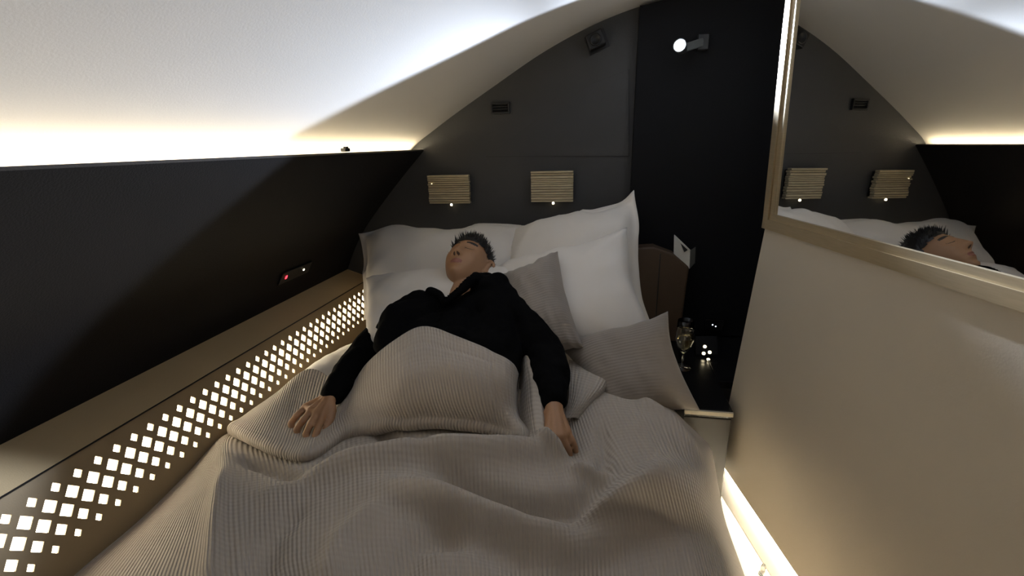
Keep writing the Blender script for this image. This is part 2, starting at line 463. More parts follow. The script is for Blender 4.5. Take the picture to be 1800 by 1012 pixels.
wl = wall_lamp(756, 307, 830, 356, 'striped stone wall lamp nearer the cove, above the sleeping man')
st = lathe('glint', [(.0035, 0), (.003, .002), (0, .003)], V((hp(764, 323).x - wl.location.x, -.034, hp(764, 323).z - wl.location.z)), M_dot, wl, axis=V((0, -1, 0)), seg=10)  # glowing dot painted in for a reflection on the lamp
st['label'] = 'small painted-in reflection'
wall_lamp(935, 300, 1008, 353, 'striped stone wall lamp nearer the mirror, above the right white pillow')

# dark slotted outlet high on the wall
c = hp(880, 190); ov = empty('air_outlet', c); tag(ov, 'small dark rectangular air outlet high on the head wall under the arch', 'vent'); bpy.context.view_layer.update()
bm = bmesh.new()
for dx, dz, sx, sz in ((0, .0175, .074, .007), (0, -.0175, .074, .007), (-.0335, 0, .007, .028), (.0335, 0, .007, .028)): add_box(bm, (dx, -.006, dz), (sx, .012, sz), bevel=.001)
bm_obj('outlet_frame', bm, M_black, ov)
for i in range(3): box('vane', (0, -.004, -.009 + .009 * i), (.060, .008, .0025), M_black, ov, ax=(V((1, 0, 0)), V((0, .8, .6)), V((0, -.6, .8))))
box('outlet_back', (0, -.001, 0), (.066, .002, .034), M_black, ov)

# unlit fixture under the arch
c = hp(1047, 74); of = empty('unlit_spotlight', c); tag(of, 'unlit black spotlight box tucked under the arch of the head wall', 'spotlight'); bpy.context.view_layer.update()
ang = math.radians(-22); ax = (V((math.cos(ang), 0, -math.sin(ang))), V((0, 1, 0)), V((math.sin(ang), 0, math.cos(ang))))
box('housing', (0, -.026, 0), (.060, .050, .052), M_black, of, ax=ax, bevel=.004)
lathe('lens_ring', [(.018, 0), (.020, .004), (.016, .006), (.014, .003)], (0, -.051, -.002), M_black, of, axis=V((0, -1, 0)))
box('mount_plate', (.004, -.003, 0), (.074, .006, .064), M_black, of, ax=ax)

# lit reading spotlight
LP = at(1195, 80, y=1.70)
sp = empty('reading_spotlight', at(1240, 76, y=1.80)); tag(sp, 'lit white reading spotlight on a short grey arm at the head wall', 'spotlight'); bpy.context.view_layer.update()
so = sp.location.copy()
AIM = V((-.30, -.92, .06)).normalized()
lathe('lens', [(.0165, 0), (.0165, .002), (.012, .0035), (0, .004)], LP - so, M_lens, sp, axis=AIM)
lathe('barrel', [(.010, -.050), (.017, -.044), (.0195, -.006), (.0205, .001), (.0205, .004), (.0185, .004), (.0172, -.002)], LP - so, M_grey, sp, axis=AIM)
base = V((at(1236, 74, y=1.78).x, 1.775, at(1236, 74, y=1.78).z))
back = LP - AIM * .045
d = base - back
bm = bmesh.new(); axx = d.normalized(); ayy = axx.cross(V((0, 0, 1))).normalized(); azz = ayy.cross(axx)
add_box(bm, (back + base) / 2 - so, (d.length, .012, .026), (axx, ayy, azz), bevel=.003); bm_obj('arm', bm, M_grey, sp)
box('mount_box', V((base.x, 1.784, base.z)) - so, (.036, .032, .050), M_black, sp, bevel=.004)
ld = bpy.data.lights.new('spot_beam', 'SPOT'); ld.energy = SPOT_W; ld.color = (.74, .87, 1.10); ld.shadow_soft_size = .010
ld.spot_size = math.radians(97); ld.spot_blend = .10
# asymmetric beam of a wall-washing reading lamp (its photometric distribution over elevation)
ld.use_nodes = True; nt = ld.node_tree; em = nt.nodes['Emission']
ge = nt.nodes.new('ShaderNodeNewGeometry'); sx = nt.nodes.new('ShaderNodeSeparateXYZ'); nt.links.new(ge.outputs['Incoming'], sx.inputs[0])
def ramp(a, b, x, y):
    r = nt.nodes.new('ShaderNodeMapRange'); r.interpolation_type = 'SMOOTHSTEP'
    for i, v in enumerate((a, b, x, y)): r.inputs[1 + i].default_value = v
    nt.links.new(sx.outputs['Z'], r.inputs[0]); return r
r1 = ramp(*ELEV_UP); r2 = ramp(*ELEV_DN)
mu = nt.nodes.new('ShaderNodeMath'); mu.operation = 'MULTIPLY'; nt.links.new(r1.outputs[0], mu.inputs[0]); nt.links.new(r2.outputs[0], mu.inputs[1])
nt.links.new(mu.outputs[0], em.inputs['Strength'])
lo = bpy.data.objects.new('spot_beam', ld); COL.objects.link(lo); lo.parent = sp
BEAM = V((-.16, -.985, .05)).normalized()
lo.location = LP + AIM * .012 - so; lo.rotation_euler = BEAM.to_track_quat('-Z', 'Y').to_euler()

# ================================================================== BED
bed = empty('bed', (-.34, .86, 0)); tag(bed, 'wide single bed with white fitted sheet between lattice panel and door', 'bed'); bpy.context.view_layer.update()
bo = bed.location.copy()
box('bed_base', V((-.34, .86, .12)) - bo, (1.14, 1.90, .24), M_base, bed, bevel=.01)
box('mattress', V((-.357, .86, .347)) - bo, (1.150, 1.95, .214), M_sheet, bed, bevel=.03)
ctrl = []
for yy in (.2, .6, .9, 1.05, 1.15, 1.25, 1.4, 1.6, 1.8):
    k = math.exp(-((yy - 1.24) / .26) ** 2)
    lo_z = -.022 if yy < .95 else 0
    ctrl.append([(x_, y_, z_ + lo_z) for x_, y_, z_ in ((-.938, yy, .46 + .02 * k), (-.941, yy, .485 + .045 * k), (-.928, yy, .500 + .065 * k), (-.88, yy, .512 + .065 * k), (-.82, yy, .510 + .050 * k), (-.70, yy, .500 + .02 * k), (-.4, yy, .496), (.1, yy, .494), (.205, yy, .488), (.228, yy, .465), (.230, yy, .42))])
Bs = patch(ctrl, 90, 110)
Bs[..., 2] += .006 * nz(Bs * np.array([1.6, 1, 1]), 9) + .003 * nz(Bs, 24, 3)
o = sheet('fitted_sheet', Bs - np.array(bo), M_sheet, .004, bed)

# ---- pillows
def pillow(name, tl, tr, br, bl, thick, m, label, cat, group=None, flange=0.0, pinch=.03, wr=.006, seed=0.0, N=44, full=.5, top=None, right=None):
    tl, tr, br, bl = map(lambda q: np.array(q, float), (tl, tr, br, bl))
    u = np.linspace(-1, 1, N); U, W_ = np.meshgrid(u, u)
    Uc = U + pinch * 2 * (np.sign(U)) * -1 * (1 - W_ ** 2) * np.abs(U) ** 3
    Wc = W_ + pinch * 2 * (np.sign(W_)) * -1 * (1 - U ** 2) * np.abs(W_) ** 3
    a = (Uc + 1) / 2; b = (Wc + 1) / 2
    base = (1 - a)[..., None] * (1 - b)[..., None] * tl + a[..., None] * (1 - b)[..., None] * tr + a[..., None] * b[..., None] * br + (1 - a)[..., None] * b[..., None] * bl
    if top:
        up = (tl - bl) / np.linalg.norm(tl - bl)
        k_ = cat1(np.array(top, float)[:, None], (U[0] + 1) / 2 * (len(top) - 1))[:, 0]
        base = base + (k_[None, :] * (1 - b) ** 2)[..., None] * up
    if right:
        ou = (tr - tl) / np.linalg.norm(tr - tl)
        k_ = cat1(np.array(right, float)[:, None], (W_[:, 0] + 1) / 2 * (len(right) - 1))[:, 0]
        base = base + (k_[:, None] * a ** 2)[..., None] * ou
    n = np.cross(tr - tl, tl - bl); n /= np.linalg.norm(n)
    if n @ (np.array(CAM) - (tl + br) / 2) < 0: n = -n
    fu = np.clip(np.abs(U) / (1 - flange), 0, 1); fw = np.clip(np.abs(W_) / (1 - flange), 0, 1)
    prof = ((1 - fu ** 2.6) * (1 - fw ** 2.6)) ** full
    wv = nz(np.stack([U * 1.0 + seed, W_ * 1.0 - seed, np.full_like(U, seed)], -1), 1.7) * 1.6 + nz(np.stack([U + seed, W_ * .6, np.full_like(U, seed + 5)], -1), 4.2) * .8 + (1 - 2 * np.abs(nz(np.stack([U * 1.3 + W_ * .7 + seed, W_ * .5 - U * .3, np.full_like(U, seed + 9)], -1), 2.4))) * .55
    edgew = np.maximum(fu, fw) ** 4
    ww = wr * (.5 + edgew) * wv
    front = base + n * (thick * .62 * prof + ww + .004)[..., None]
    back_ = base - n * (thick * .38 * prof - ww + .0005)[..., None]
    vs = list(front.reshape(-1, 3)) + list(back_.reshape(-1, 3)); F = []; n_ = N * N
    for j in range(N - 1):
        for i in range(N - 1):
            q = j * N + i
            F.append((q, q + N, q + N + 1, q + 1)); F.append((n_ + q, n_ + q + 1, n_ + q + N + 1, n_ + q + N))
    ring = [(i, 0) for i in range(N)] + [(N - 1, j) for j in range(1, N)] + [(i, N - 1) for i in range(N - 2, -1, -1)] + [(0, j) for j in range(N - 2, 0, -1)]
    ids = [j * N + i for i, j in ring]
    for k in range(len(ids)):
        p, q = ids[k], ids[(k + 1) % len(ids)]
        F.append((p, q, n_ + q, n_ + p))
    lu = np.linalg.norm(tr - tl); lv = np.linalg.norm(bl - tl)
    uv = [((U[j, i] + 1) / 2 * lu, (W_[j, i] + 1) / 2 * lv) for j in range(N) for i in range(N)] * 2
    o = mesh(name, vs, F, m, None, True, uv)
    bm = bmesh.new(); bm.from_mesh(o.data); bmesh.ops.recalc_face_normals(bm, faces=bm.faces); bm.to_mesh(o.data); bm.free()
    return tag(o, label, cat, group)

GP = 'white pillows at the head of the bed'
pillow('pillow', at(633, 414, y=1.74), at(930, 400, y=1.80), at(915, 560, y=1.50), at(638, 560, y=1.50), .17, M_pillow, 'white flanged pillow propped against the head wall under the man\'s head', 'pillow', GP, flange=.07, seed=1.3, wr=.014, pinch=.02,
       top=[0, .022, .038, .026, .018, .022, .034, .022, 0], right=[0, -.01, 0, 0])
pillow('pillow', at(643, 488, y=1.50), at(905, 474, y=1.50), at(890, 610, y=1.18), at(646, 606, y=1.16), .10, M_pillow, 'white lower pillow under the man\'s shoulders, next to the lattice', 'pillow', GP, flange=.03, seed=4.1, wr=.014, pinch=.012,
       top=[0, .008, .004, .012, 0])
pillow('pillow', at(892, 410, y=1.80), at(1116, 338, y=1.74), at(1152, 590, y=1.48), at(880, 560, y=1.52), .16, M_pillow, 'white flanged pillow with a raised pointed corner, behind the others', 'pillow', GP, flange=.075, seed=7.7, wr=.014, pinch=.03,
       top=[0, .012, .012, .010, .004, -.014, -.012, 0], right=[0, .010, -.006, -.012, 0])
pillow('pillow', at(866, 474, y=1.58), at(1103, 402, y=1.56), at(1152, 600, y=1.28), at(895, 640, y=1.24), .15, M_pillow, 'smooth white pillow behind the two taupe cushions', 'pillow', GP, flange=.0, seed=2.9, wr=.010, pinch=.03,
       top=[0, .006, -.004, -.016, -.022, 0], right=[0, -.004, -.012, -.004, 0])
GC = 'taupe ribbed cushions'
pillow('cushion', at(880, 486, y=1.40), at(980, 442, y=1.40), at(1027, 612, y=1.20), at(925, 650, y=1.16), .13, M_cush, 'small taupe ribbed cushion standing beside the man\'s shoulder', 'cushion', GC, seed=5.5, wr=.010, pinch=.05)
pillow('cushion', at(982, 608, y=1.26), at(1174, 546, y=1.30), at(1230, 722, y=1.17), at(1075, 728, y=1.10), .11, M_cush, 'taupe ribbed cushion lying at the bed edge nearest the night stand', 'cushion', GC, seed=9.2, wr=.007, pinch=.035,
       top=[0, .004, -.002, -.010, 0], right=[0, -.012, -.006, 0])

# ================================================================== BLANKET
def rowpts(L): return [tuple(at(a, b, z=c)) for a, b, c in L]
low = [
    rowpts([(372, 786, .500), (393, 768, .545), (450, 775, .535), (545, 780, .538), (650, 745, .570), (770, 728, .590), (890, 738, .585), (955, 768, .575), (1000, 735, .585), (1042, 694, .610), (1110, 700, .590), (1176, 724, .560), (1228, 772, .520), (1250, 790, .45)]),
    rowpts([(300, 850, .490), (386, 835, .580), (455, 830, .585), (550, 825, .590), (650, 805, .600), (770, 790, .605), (880, 795, .600), (955, 812, .585), (1015, 800, .575), (1075, 770, .595), (1140, 765, .600), (1200, 790, .575), (1246, 830, .520), (1262, 850, .42)]),
    rowpts([(215, 930, .488), (377, 915, .598), (455, 900, .600), (550, 885, .605), (650, 865, .610), (770, 865, .605), (880, 880, .585), (970, 890, .585), (1050, 878, .592), (1120, 852, .602), (1180, 848, .602), (1222, 860, .572), (1252, 890, .500), (1275, 915, .40)]),
    rowpts([(125, 1008, .488), (373, 1000, .605), (455, 985, .606), (550, 970, .608), (650, 950, .610), (770, 945, .610), (880, 950, .585), (980, 965, .548), (1070, 950, .530), (1145, 930, .525), (1205, 930, .518), (1245, 950, .500), (1282, 985, .460), (1310, 1015, .36)]),
    rowpts([(20, 1110, .488), (366, 1110, .608), (455, 1090, .608), (550, 1075, .610), (650, 1060, .612), (770, 1055, .612), (880, 1055, .585), (980, 1060, .545), (1080, 1050, .525), (1160, 1040, .515), (1230, 1040, .510), (1275, 1060, .480), (1320, 1100, .430), (1350, 1140, .33)]),
]
low.insert(0, [(x, y_ + .11, (z - .035 if k < 5 or k > 8 else .615)) for k, (x, y_, z) in enumerate(low[0])])
last = low[-1]
for dy, dz in ((-.14, .01), (-.28, .03), (-.40, .045), (-.50, .0)):
    low.append([(x, y_ + dy * (1.0 if 0 < k else .9), z + dz * math.exp(-((x + .36) / .25) ** 2)) for k, (x, y_, z) in enumerate(last)])
BL = patch(low, 190, 190)
def fp(L, z=.6): return [tuple(at(a, b, z=z)) for a, b in L]
folds = [
    (fp([(480, 860), (600, 825), (740, 802), (860, 800), (960, 792), (1010, 812)]), .050, .032),
    (fp([(740, 824), (825, 860), (930, 889), (1010, 880), (1075, 842)], .59), -.058, .028),
    (fp([(640, 850), (745, 880), (872, 908), (1014, 922), (1130, 862), (1235, 800)]), .046, .034),
    (fp([(930, 1012), (1040, 972), (1110, 940), (1200, 890)], .55), -.025, .045),
    (fp([(680, 1060), (735, 960), (830, 920)]), -.030, .028),
    (fp([(560, 1060), (600, 960), (690, 880)]), .022, .028),
    (fp([(450, 1060), (480, 950), (540, 880)]), -.020, .026),
    (fp([(655, 742), (702, 775), (760, 800)]), -.038, .016),
    (fp([(1000, 815), (1082, 838)]), .026, .011),
    (fp([(1058, 735), (1064, 790), (1056, 840)]), -.026, .014),
    (fp([(393, 790), (380, 880), (373, 1000), (366, 1110)]), .022, .016),
    (fp([(400, 778), (470, 805), (540, 850)]), -.030, .018),
    (fp([(915, 772), (960, 794), (1004, 812)], .59), .034, .013),
    (fp([(1110, 700), (1180, 740), (1240, 800)], .57), .020, .025),
    (fp([(700, 905), (850, 950), (980, 985)]), -.020, .030),
]
BL[..., 2] += fold_field(BL, folds) + .004 * nz(BL, 7, 2.0)
low_ = (BL[..., 2] < .512) & (BL[..., 0] < .20) & (BL[..., 0] > -.90)
BL[..., 2] = np.where(low_, .512 - .25 * np.tanh((.512 - BL[..., 2]) * 4) * .06, BL[..., 2])
blk = sheet('blanket', BL, M_blanket, .010)
tag(blk, 'stone grey ribbed blanket spread over the man and the bed', 'blanket')
cols = [
    [(443, 726, .548), (433, 733, .556), (421, 741, .560), (408, 748, .562)],
    [(492, 692, .562), (479, 714, .568), (468, 740, .572), (455, 770, .580)],
    [(541, 652, .580), (532, 690, .560), (522, 735, .556), (508, 786, .588)],
    [(582, 668, .562), (572, 705, .556), (562, 745, .560), (547, 788, .595)],
    [(612, 690, .590), (608, 712, .590), (602, 735, .588), (605, 755, .590)],
    [(650, 640, .680), (650, 675, .665), (655, 712, .640), (662, 740, .615)],
    [(698, 601, .750), (700, 650, .730), (705, 700, .680), (715, 733, .630)],
    [(745, 577, .785), (750, 635, .755), (760, 690, .700), (772, 729, .640)],
    [(800, 593, .790), (806, 645, .755), (816, 697, .700), (830, 736, .640)],
    [(855, 617, .775), (860, 657, .745), (868, 706, .690), (880, 746, .635)],
    [(896, 640, .742), (893, 676, .710), (896, 720, .660), (913, 758, .632)],
    [(911, 662, .610), (909, 693, .570), (911, 735, .575), (931, 766, .605)],
    [(926, 614, .700), (936, 660, .675), (941, 715, .650), (947, 773, .625)],
    [(944, 650, .655), (950, 690, .645), (952, 730, .630), (956, 778, .610)],
]
rows = []
for r in range(4): rows.append([tuple(at(*c[r][:2], z=c[r][2])) for c in cols])
r3 = rows[3]
RL = [.016 if 1 < k < 12 else .010 for k in range(len(cols))]
rows.append([(x, y_ - .5 * r, z - r) for (x, y_, z), r in zip(r3, RL)])
rows.append([(x, y_ + .2 * r, z - 2 * r) for (x, y_, z), r in zip(r3, RL)])
rows.append([(x, y_ + .035, z - 2.3 * r) for (x, y_, z), r in zip(r3, RL)])
rows.append([(x, y_ + .075, z - 2.3 * r) for (x, y_, z), r in zip(r3, RL)])
FL = patch(rows, 170, 96)
ff = [([tuple(at(a, b, z=c)) for a, b, c in ((650, 660, .672), (700, 628, .740), (748, 610, .768), (806, 622, .772), (858, 641, .757), (893, 664, .722))], -.004, .005), (fp([(640, 740), (720, 718), (800, 722), (900, 752)], .64), .008, .018)]
FL[..., 2] += fold_field(FL, ff) + .003 * nz(FL, 9, 4.0)
fl = sheet('turned_down_edge', FL, M_blanket, .010, blk)
# rumpled end of the blanket right of the arm
rc = [
    rowpts([(1000, 632, .640), (1040, 640, .640), (1072, 652, .630), (1078, 668, .600)]),
    rowpts([(1000, 665, .635), (1030, 672, .640), (1056, 682, .630), (1062, 692, .596)]),
    rowpts([(1000, 700, .622), (1018, 705, .628), (1036, 706, .615), (1046, 712, .588)]),
    rowpts([(992, 735, .602), (1002, 735, .606), (1012, 735, .598), (1022, 740, .580)]),
]
RC = patch(rc, 50, 50); RC[..., 2] += .003 * nz(RC, 14, 1.0)
sheet('rumpled_fold', RC, M_blanket, .012, blk)

# ================================================================== NIGHT STAND SIDE
ns = empty('night_stand', (.45, 1.52, 0)); tag(ns, 'dark glossy night stand with pale edge strip between bed and door', 'night stand'); bpy.context.view_layer.update()
no = ns.location.copy()
a = at(1180, 722, z=.495); b = at(1282, 718, z=.495); yf = (a.y + b.y) / 2
M_cab = mat('grey_cabinet', (.032, .029, .025), .5, var=.1)
xr = .404; cx = (.272 + xr) / 2; wx = xr - .272
box('cabinet_body', V((cx, (yf + 1.795) / 2, .235)) - no, (wx, 1.795 - yf, .47), M_cab, ns, bevel=.003)
box('top_slab', V((cx, (yf + 1.795) / 2, .484)) - no, (wx + .002, 1.793 - yf, .026), M_dark, ns, bevel=.002)
box('rear_shelf', V((.522, 1.605, .484)) - no, (.232, .37, .026), M_dark, ns, bevel=.002)
box('rear_body', V((.522, 1.605, .235)) - no, (.230, .37, .47), M_cab, ns, bevel=.002)
box('edge_strip', V((cx, yf - .003, .488)) - no, (wx + .002, .008, .013), mat('pale_edge', (.62, .55, .42), .4, var=.03), ns, bevel=.001)

TOPZ = .4975
g = empty('wine_glass', (.306, 1.5, TOPZ)); tag(g, 'stemmed glass of pale wine standing on the dark night stand', 'glass'); bpy.context.view_layer.update()
bm = bmesh.new(); add_lathe(bm, [(0, 0), (.028, 0), (.028, .0015), (.006, .004), (.003, .010), (.003, .055), (.009, .060), (.023, .082), (.0305, .112), (.029, .150), (.0265, .176), (.0255, .176), (.028, .150), (.0292, .112), (.022, .085), (.008, .064), (0, .062)], (0, 0, 0), seg=32)
bm_obj('bowl', bm, M_glass, g, True)
lathe('wine', [(0, .0625), (.0078, .0645), (.0215, .085), (.0288, .112), (.0286, .118), (0, .118)], (0, 0, 0), M_champ, g, seg=32)

# brown leather side unit behind the pillows, with a card on it
yb = 1.72
q = [at(1095, 437, y=yb), at(1150, 434, y=yb), at(1185, 447, y=yb), at(1212, 470, y=yb), at(1205, 520, y=yb), at(1195, 600, y=yb), at(1110, 600, y=yb)]
br = empty('side_bolster', (q[5].x * .5 + q[6].x * .5, yb, q[5].z)); tag(br, 'dark brown leather side bolster between white pillow and night stand', 'bolster'); bpy.context.view_layer.update()
qq = [v - br.location for v in q]; qq[5].z = TOPZ - br.location.z; qq[6].z = TOPZ - br.location.z
o = prism('leather_pad', qq, (0, .07, 0), M_brown, br)
bv = o.modifiers.new('soft', 'BEVEL'); bv.width = .008; bv.segments = 3
x_ = at(1157, 500, y=yb).x
box('seam', V((x_, yb - .001, .68)) - br.location, (.003, .003, .34), M_black, br)
cd = empty('tent_card', at(1200, 462, y=1.735)); tag(cd, 'white folded card with dark triangle on top of the brown bolster', 'card'); bpy.context.view_layer.update()
C3 = lambda px, py, y: at(px, py, y=y) - cd.location
q = [C3(1185, 413, 1.735), C3(1213, 440, 1.725), C3(1212, 472, 1.725), C3(1184, 448, 1.735)]
prism('card_front', q, (.002, .003, .001), M_paper, cd)
q2 = [C3(1213, 440, 1.725), C3(1222, 434, 1.77), C3(1221, 462, 1.77), C3(1212, 472, 1.725)]
prism('card_side', q2, (.002, .002, 0), mat('grey_card', (.25, .25, .24), .7, var=.03), cd)
q3 = [C3(1196, 427, 1.728), C3(1209, 439, 1.7235), C3(1203, 443, 1.7255)]
prism('opening_patch', [p - V((.0, .0012, 0)) for p in q3], (0, .0008, 0), M_black, cd)  # flat black patch painted in for the dark inside of the card's opening

# added black pad; its glowing dots stand in for the lattice's reflection
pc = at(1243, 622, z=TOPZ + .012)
pad = empty('reflection_pad', (pc.x, pc.y, TOPZ)); tag(pad, 'small black pad added on the night stand, four glowing dots as lattice reflection', 'reflection'); bpy.context.view_layer.update()
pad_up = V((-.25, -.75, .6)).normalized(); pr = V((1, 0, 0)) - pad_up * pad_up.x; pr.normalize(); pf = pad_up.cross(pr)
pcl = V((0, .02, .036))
box('added_pad_body', pcl, (.075, .070, .012), M_ward, pad, ax=(pr, pf, pad_up), bevel=.003)
box('added_pad_foot', (0, .04, .010), (.06, .05, .020), M_dark, pad, bevel=.003)
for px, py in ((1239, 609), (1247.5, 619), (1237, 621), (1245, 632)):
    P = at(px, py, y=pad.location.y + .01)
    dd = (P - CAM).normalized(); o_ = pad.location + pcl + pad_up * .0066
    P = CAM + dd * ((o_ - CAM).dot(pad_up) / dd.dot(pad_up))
    lathe('reflected_dot', [(.0058, 0), (.0058, .0012), (0, .0016)], P - pad.location, M_dot, pad, axis=pad_up, seg=12)
for px, py in ((1251, 568), (1256, 571)):
    pass
ck = at(1254, 570, y=1.80)
so2 = empty('wall_socket', (ck.x, 1.7995, ck.z)); tag(so2, 'small black socket plate with two pale pinpoint lights', 'socket'); bpy.context.view_layer.update()
box('socket_plate', (0, -.006, 0), (.07, .012, .05), M_dark, so2, bevel=.002)
for dx, dz in ((-.006, .003), (.006, -.003)):
    lathe('indicator', [(.0026, 0), (.002, .0015), (0, .002)], (dx, -.012, dz), M_dotc, so2, axis=V((0, -1, 0)), seg=10)

# control strip on the left wall with two indicator lights
nrm = V((.70, 0, -.66)).normalized()   # facing the bed
def onwall(px, py):
    best = None
    for k in range(len(lw) - 1):
        p0, p1 = lw[k], lw[k + 1]; n_ = V((p1[1] - p0[1], 0, -(p1[0] - p0[0])))
        d = AX_R * ((px - 900) / 800) + AX_U * ((506 - py) / 800) + AX_F
        t = n_.dot(V((p0[0], 0, p0[1])) - CAM) / n_.dot(d); P = CAM + d * t
        if min(p0[0], p1[0]) - 1e-4 <= P.x <= max(p0[0], p1[0]) + 1e-4 and (best is None or t < best[0]): best = (t, P, n_.normalized())
    return best[1], best[2]
P0, wn = onwall(518, 478)
if wn.x < 0: wn = -wn
sc_ = empty('wall_switch', P0); tag(sc_, 'dark switch strip with red and white lights on the left wall', 'switch'); bpy.context.view_layer.update()
wup = V((0, 1, 0)).cross(wn); wup = wup if wup.z > 0 else -wup
box('switch_plate', wn * .004, (.006, .17, .05), M_black, sc_, ax=(wn, V((0, 1, 0)), wup), bevel=.002)
P1, _ = onwall(500, 485); P2, _ = onwall(531, 472)
bm = bmesh.new(); add_box(bm, P1 - P0 + wn * .0078, (.002, .008, .013), (wn, V((0, 1, 0)), wup), bevel=.0008); o = bm_obj('indicator', bm, M_red, sc_); o['label'] = 'red indicator light'
o = lathe('indicator', [(.0045, 0), (.004, .0015), (0, .002)], P2 - P0 + wn * .007, M_dot, sc_, axis=wn, seg=12); o['label'] = 'white indicator light'

# ================================================================== PERSON
def chain(bm, pts, seg=16):
    """tapered rounded limb through (point, radius)"""
    for (p, r), (q, s) in zip(pts, pts[1:]):
        p, q = V(p), V(q); d = q - p; L_ = d.length
        if L_ < 1e-6: continue
        axis = d / L_
        prof = [(r * math.cos(t), -r * math.sin(t)) for t in np.linspace(math.pi / 2, 0, 6)] + [(s * math.cos(t), L_ + s * math.sin(t)) for t in np.linspace(0, math.pi / 2, 6)]
        add_lathe(bm, prof, p, axis, seg)

def remeshed(bm, voxel, smooth_it):
    bmesh.ops.recalc_face_normals(bm, faces=bm.faces)
    me = bpy.data.meshes.new('tmp'); bm.to_mesh(me); bm.free()
    o = bpy.data.objects.new('tmp', me); COL.objects.link(o)
    r = o.modifiers.new('r', 'REMESH'); r.mode = 'VOXEL'; r.voxel_size = voxel
    s = o.modifiers.new('s', 'SMOOTH'); s.factor = .5; s.iterations = smooth_it
    dg = bpy.context.evaluated_depsgraph_get(); dg.update()
    out = bpy.data.meshes.new_from_object(o.evaluated_get(dg))
    bpy.data.objects.remove(o); bpy.data.meshes.remove(me)
    return out

# --- head frame
HC = V((-.429, 1.455, .858)); HS = .95
hf = V((-.15, -.45, .88)).normalized()                 # face direction
hu = V((.10, .85, .40)); hu = (hu - hf * hu.dot(hf)).normalized()   # crown direction
hr = hu.cross(hf); hr = hr.normalized()                # across; sign fixed below
hr = hf.cross(hu)                                      # towards the person's left ear? (x of the head)
def hw_(p): return HC + (hr * p[0] + hf * p[1] + hu * p[2]) * HS
def g2(x, z, cx, cz, sx, sz): return math.exp(-((x - cx) / sx) ** 2 - ((z - cz) / sz) ** 2)
def head_pt(dx, dy, dz, grow=0.0):
    x, y, z = .075 * dx, .094 * dy, .116 * dz
    if z < 0:
        t = min(1, -z / .116)
        x *= 1 - .30 * t ** 1.6
        if y < 0: y *= 1 - .50 * t
        else: y *= 1 - .06 * t
    if y > .058: y = .058 + (y - .058) * .72
    if dy > 0:
        f = min(1, dy * 2.2)
        tz = (z - .028) / -.055
        if 0 <= tz <= 1.18:
            a = .004 + .023 * min(tz, 1) ** 1.3 if tz <= 1 else .027 * (1 - (tz - 1) / .18) ** .6
            y += f * a * math.exp(-(x / (.0085 + .006 * min(tz, 1))) ** 2)
        y += f * .008 * (g2(x, z, .014, -.024, .007, .007) + g2(x, z, -.014, -.024, .007, .007))
        for s in (-1, 1):
            y -= f * .010 * g2(x, z, s * .031, .016, .017, .013)
            y += f * .0065 * g2(x, z, s * .031, .014, .012, .007)
            y -= f * .0018 * g2(x, z, s * .031, .0085, .013, .0022)
            y += f * .005 * g2(x, z, s * .030, .036, .020, .007)
            y += f * .004 * g2(x, z, s * .044, -.012, .016, .016)
        y += f * (.006 * g2(x, z, 0, -.049, .021, .006) + .007 * g2(x, z, 0, -.061, .018, .006))
        y -= f * .0045 * g2(x, z, 0, -.0545, .022, .0026)
        y -= f * .003 * g2(x, z, 0, -.073, .02, .006)
        y += f * .010 * g2(x, z, 0, -.092, .022, .016)
    if grow: 
        v = V((x, y, z)); v += v.normalized() * grow; return v
    return V((x, y, z))

bm = bmesh.new()
NU, NV = 96, 72
ringv = []
for j in range(1, NV):
    th = math.pi * j / NV
    ringv.append([bm.verts.new(hw_(head_pt(math.sin(th) * math.sin(2 * math.pi * i / NU), math.sin(th) * math.cos(2 * math.pi * i / NU), math.cos(th)))) for i in range(NU)])
top = bm.verts.new(hw_(head_pt(0, 0, 1))); bot = bm.verts.new(hw_(head_pt(0, 0, -1)))
for a, b in zip(ringv, ringv[1:]):
    for i in range(NU): bm.faces.new((a[i], a[(i + 1) % NU], b[(i + 1) % NU], b[i]))
for i in range(NU):
    bm.faces.new((top, ringv[0][(i + 1) % NU], ringv[0][i])); bm.faces.new((bot, ringv[-1][i], ringv[-1][(i + 1) % NU]))
# ears: a rim with a hollow
for s in (-1, 1):
    rim = [(s * .071, .002, -.030), (s * .083, -.006, -.032), (s * .090, -.016, -.012), (s * .093, -.022, .010), (s * .090, -.016, .026), (s * .081, -.002, .028), (s * .073, .006, .014)]
    chain(bm, [(hw_(p), .0055 * HS) for p in rim], 10)
    chain(bm, [(hw_((s * .074, -.004, -.022)), .008 * HS), (hw_((s * .078, -.010, .015)), .008 * HS)], 10)
# neck
NB = V((-.415, 1.305, .765))
chain(bm, [(hw_((0, -.028, -.050)), .052), (HC.lerp(NB, .55) + V((0, 0, -.012)), .050), (NB, .056), (V((-.405, 1.22, .715)), .06)])
# torso
for s in (-1, 1):
    chain(bm, [(V((-.37 + s * .080, .66, .512)), .052), (V((-.37 + s * .075, .93, .520)), .050), (V((-.37 + s * .070, 1.04, .630)), .068), (V((-.385 + s * .080, 1.13, .672)), .086), (V((-.405 + s * .085, 1.25, .725)), .062)])
    chain(bm, [(V((-.37 + s * .085, .68, .508)), .050), (V((-.38 + s * .10, .34, .508)), .042), (V((-.37 + s * .08, .0, .512)), .036), (V((-.37 + s * .085, -.05, .545)), .030), (V((-.37 + s * .095, -.06, .590)), .022)])
SR = V((-.540, 1.265, .760)); SL = V((-.272, 1.288, .790))
ER = at(655, 602, z=.668); EL = at(958, 618, z=.700)
WR = at(584, 694, z=.618); WL = at(972, 703, z=.655)
chain(bm, [(V((-.41, 1.27, .75)), .05), (SR, .050), (ER, .036), (WR, .024)])
chain(bm, [(V((-.40, 1.27, .75)), .05), (SL, .050), (EL, .036), (WL, .024)])
